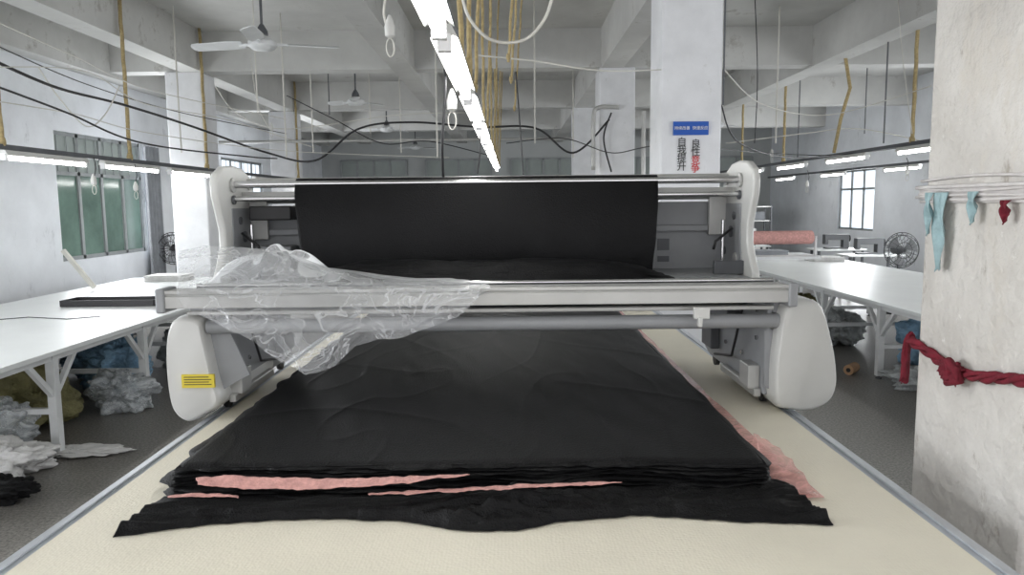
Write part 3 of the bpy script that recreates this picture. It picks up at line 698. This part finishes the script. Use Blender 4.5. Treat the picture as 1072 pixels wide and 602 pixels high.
def shelfunit(x,y,w,label):
    e=thing('storage_rack',(x,y,0),label,'rack')
    for dx in (0,w):
        for dy in (0,.5): mk('post',MB().box((x+dx-.02,y+dy-.02,0),(x+dx+.02,y+dy+.02,1.6)),m_dgrey,parent=e)
    for z in (.3,.75,1.2,1.58): mk('shelf',MB().box((x,y,z),(x+w,y+.5,z+.03)),m_alu,parent=e)
    for z in (.33,.78,1.23):
        xx=x+.08
        while xx<x+w-.35:
            ww=random.uniform(.25,.4); hh=random.uniform(.15,.32)
            mk('cloth_bundle',MB().box((xx,y+.06,z),(xx+ww-.03,y+.44,z+hh)),random.choice([m_wcloth,m_curt,m_black,m_brown,m_bluebag]),label='folded bundle of cloth on a storage rack',cat='fabric',bevel=.03,group='bundles on racks'); xx+=ww
shelfunit(3.0,20.0,1.8,'grey steel storage rack with cloth bundles')
shelfunit(5.2,20.0,1.8,'grey steel storage rack with cloth bundles')
shelfunit(-5.0,20.5,1.8,'grey steel storage rack with cloth bundles')
# ---------- PILLAR WRAPS
def ringpts(z,o,sag=0,n_=10):
    x0,x1,y0,y1=PX-o,PX+.55+o,1.88-o,2.42+o; pts=[]
    cs=[(x0,y1),(x0,y0),(x1,y0),(x1,y1)]
    for i in range(4):
        a,b_=cs[i],cs[(i+1)%4]
        for j in range(n_):
            t_=j/n_; pts.append((a[0]+(b_[0]-a[0])*t_,a[1]+(b_[1]-a[1])*t_,z-sag*math.sin(math.pi*t_)))
    return pts
e=thing('tape_wrap',(PX+.27,2.15,1.73),'bundle of white cord and tape tied around a column','cord')
for k in range(7):
    mk('cord',MB().tube(ringpts(1.742+.010*k+.006*math.sin(k*2.3),.008+.005*(k%3),.010*math.sin(k*1.9)),.0045+.0015*(k%2),8,closed=True),m_tape,parent=e,smooth=True)
mk('tape',MB().tube(ringpts(1.765,.007,.004),.012,4,closed=True),m_tape,parent=e)
def ribbon(y,z0,z1,w,m,label,name='hanging_ribbon',x=PX-.022,wav=.010):
    def fn(u,v):
        z=z1+(z0-z1)*v; return (x-wav*abs(math.sin(v*5+u*2))-.006*math.sin(u*7+v*3),y+(u-.5)*w*(.8+.25*math.sin(v*4+.5))+.004*math.sin(v*7),z+.006*math.sin(u*5)*v)
    return mk(name,MB().grid(fn,12,40),m,label=label,cat='ribbon',smooth=True,solid=.002)
def ry(u): return PX*F/(u-536)
ribbon(ry(993),1.53,1.77,.06,m_teal,'pale teal ribbon hanging from cord around column')
ribbon(ry(985),1.64,1.77,.03,m_teal,'pale teal ribbon hanging from cord around column',x=PX-.035)
ribbon(ry(1027),1.68,1.77,.035,m_teal,'short pale teal ribbon hanging from cord around column')
ribbon(ry(1062),1.685,1.745,.03,m_red,'short dark red ribbon hanging from cord around column')
e=thing('red_cloth_tie',(PX+.27,2.15,1.2),'dark red cloth strip knotted around a column','cloth')
# three strands twisted around each other
base=ringpts(1.278,.014,.036,30)
for k in range(3):
    pts=[]
    for i,p in enumerate(base):
        a=i*.62+k*2.094
        x0,y0_,z0_=p; ox=.007*math.cos(a); nx=-1 if i<30 else (0 if i<60 else (1 if i<90 else 0)); ny=0 if i<30 else (-1 if i<60 else (0 if i<90 else 1))
        pts.append((x0+nx*ox,y0_+ny*ox,z0_+.010*math.sin(a)+.004*math.sin(i*.31)))
    mk('strip',MB().tube(pts,[.0085+.002*math.sin(i*.9+k) for i in range(len(pts))],8,closed=True),m_red,parent=e,smooth=True)
ky=ry(1017)
mk('knot',MB().blob((PX-.03,ky,1.235),(.026,.042,.032),.7,2.5,3,False,48,30,2).tube([(PX-.02,ky+.03,1.25),(PX-.045,ky+.0,1.268),(PX-.045,ky-.035,1.25),(PX-.035,ky-.04,1.22),(PX-.045,ky,1.205),(PX-.025,ky+.035,1.225)],[.010,.014,.012,.014,.013,.009],10),m_red,parent=e,smooth=True)
def tail(u,v):
    return (PX-.02-.02*v+.012*math.sin(u*9+v*2)+.02*u,2.435+.02*u+.01*math.sin(v*5),1.30-.15*v+.02*fr(u*5,v*5,0)-.02*u*v)
mk('tail',MB().grid(tail,20,30),m_red,parent=e,smooth=True,solid=.004)
# ---------- CABLES
def spl(P_,n_=12):
    P_=[Vector(p) for p in P_]; out=[]
    for i in range(len(P_)-1):
        a=P_[max(i-1,0)];b=P_[i];c=P_[i+1];d=P_[min(i+2,len(P_)-1)]
        for j in range(n_):
            t=j/n_; out.append(.5*((2*b)+(c-a)*t+(2*a-5*b+4*c-d)*t*t+(3*b-a-3*c+d)*t**3))
    out.append(P_[-1]); return out
def cable(pts,r_,m,label):
    return mk('cable',MB().tube(spl([W(*p) for p in pts]),r_,6),m,label=label,cat='cable',smooth=True)
BL='black power cable slung across the room'
WL='thin pale wire strung across the room'
cable([(-10,62,6),(60,92,7),(130,110,8),(200,132,9),(280,160,10.3),(330,168,10.4),(375,135,10.4),(430,128,10.4),(500,133,10.4),(560,134,10.4),(600,160,10.4),(638,125,10.4)],.014,m_cable,BL)
cable([(-10,88,5.5),(70,118,6.5),(150,150,7.5),(260,164,9),(290,166,10)],.009,m_cable,BL)
cable([(-10,45,6),(90,88,7.2),(190,118,8.6),(300,140,10.2)],.005,m_cable,WL)
cable([(-10,70,6),(90,75,7.2),(150,108,8.0),(240,126,9),(330,155,10)],.005,m_wcable,WL)
cable([(-10,20,6),(80,60,7),(160,95,8.2),(300,125,10.2)],.005,m_wcable,WL)
cable([(-10,105,6),(80,120,7),(160,140,8.2),(300,158,10.2),(470,165,10.2)],.005,m_wcable,WL)
cable([(40,70,7),(60,100,7),(90,132,7.2),(110,120,7.4),(125,90,7.6)],.006,m_wcable,'pale wire hanging in a slack loop')
cable([(225,90,10),(250,120,10),(300,135,10.2),(420,120,10.3),(520,118,10.3)],.006,m_wcable,WL)
cable([(300,100,10.2),(350,125,10.2),(400,150,10.3),(450,148,10.3),(520,165,10.3)],.008,m_cable,BL)
cable([(530,150,9),(590,145,9),(640,160,9),(700,152,7),(800,160,9.5),(880,162,10),(980,145,8)],.006,m_cable,WL)
cable([(755,110,6.3),(775,150,7),(830,165,9),(900,160,10),(975,150,8)],.007,m_cable,BL)
cable([(755,70,6.3),(800,110,8),(870,120,9),(975,90,8)],.006,m_wcable,WL)
cable([(760,150,9.8),(840,140,9.9),(900,135,10),(975,150,9.5)],.007,m_wcable,WL)
cable([(482,-10,3),(492,20,3),(515,42,3),(548,42,3),(570,20,3),(580,-10,3)],.006,m_wcable,'pale cable hanging in a loop from the ceiling')
cable([(500,58,5),(560,64,5),(630,74,5),(692,73,6.1)],.006,m_wcable,WL)
cable([(465,60,3.2),(466,95,3.2),(463,150,3.2),(464,185,3.3)],.006,m_cable,'black lamp cable dangling below the rail')
cable([(500,118,5.5),(503,150,5.5),(500,182,5.5)],.006,m_cable,'black lamp cable dangling below the rail')
cable([(540,75,6.0),(545,140,6.0),(548,183,6.0)],.006,m_cable,'black lamp cable dangling below the rail')
cable([(405,-10,3.5),(402,15,3.5),(408,35,3.5)],.006,m_wcable,'white pull cord cable hanging from the ceiling')
cable([(790,-10,9),(793,80,9),(790,150,9)],.006,m_cable,'black lamp cable dangling below the rail')
cable([(640,118,10.4),(632,145,10.4),(640,180,10.4)],.012,m_cable,BL)
cable([(262,60,9),(270,110,9),(282,135,9)],.005,m_wcable,WL)
cable([(940,0,8),(945,60,8),(955,140,8)],.005,m_wcable,WL)
def conn(u,v,y):
    p=W(u,v,y); e=thing('pull_switch',p,'white pull switch with loop hanging on a cable','switch')
    mk('body',MB().lathe((p.x,p.y,p.z-.05),[(.008,0),(.022,.01),(.024,.05),(.014,.08),(.006,.1)],'z',18),m_white,parent=e,smooth='auto')
    mk('cord_loop',MB().tube([(p.x+.018*math.sin(t*math.pi/8),p.y,p.z-.09+.04*math.cos(t*math.pi/8)) for t in range(16)],.003,6,closed=True),m_wcable,parent=e)
conn(408,28,3.4); conn(473,105,3.4); conn(98,188,6.6); conn(142,195,7.6); conn(808,160,10); conn(950,178,9); conn(845,192,11); conn(284,132,9)
for (u0,v0,v1,y) in ((98,165,188,6.6),(141,172,195,7.6),(845,178,192,11),(949,165,178,9)):
    cable([(u0,v0,y),(u0+2,(v0+v1)/2,y),(u0,v1,y)],.004,m_cable,'short drop wire hanging from lamp rail')
mk('conduit_pipe',MB().tube([(-5.7,14.7,3.0),(1.2,14.7,3.0)],.03,10),m_alu,label='horizontal metal conduit below ceiling beam',cat='pipe',smooth='auto')
mk('conduit_pipe',MB().tube(spl([(1.15,10.4,2.2),(1.15,10.4,2.9),(1.22,10.4,3.05),(1.5,10.4,3.05)],6),.03,10),m_alu,label='bent metal conduit on a white column',cat='pipe',smooth=True)
mk('conduit_pipe',MB().tube([(1.85,10.45,1.5),(1.85,10.45,3.0)],.03,10),m_alu,label='vertical metal conduit beside a white column',cat='pipe',smooth='auto')
# ---------- LIGHT
w=bpy.data.worlds.new('world'); scene.world=w; w.use_nodes=True
w.node_tree.nodes['Background'].inputs[0].default_value=(.97,.97,1,1); w.node_tree.nodes['Background'].inputs[1].default_value=1.8
def area(loc,rot,sx,sy,e,c=(1,1,1)):
    l=bpy.data.lights.new('window_fill','AREA'); l.shape='RECTANGLE'; l.size=sx; l.size_y=sy; l.energy=e; l.color=c  # area light added just inside a window opening to boost the daylight
    o=bpy.data.objects.new('window_fill',l); COL.objects.link(o); o.location=loc; o.rotation_euler=rot; return o
for i,(y0,y1,z0,z1) in enumerate(LH): area((LW+.02,(y0+y1)/2,(z0+z1)/2),(0,-math.pi/2,0),z1-z0,y1-y0,(230,90,120)[i],(.95,.97,1))
for i,(y0,y1,z0,z1) in enumerate(RH): area((RW-.02,(y0+y1)/2,(z0+z1)/2),(0,math.pi/2,0),z1-z0,y1-y0,(180,120,110)[i],(.95,.97,1))
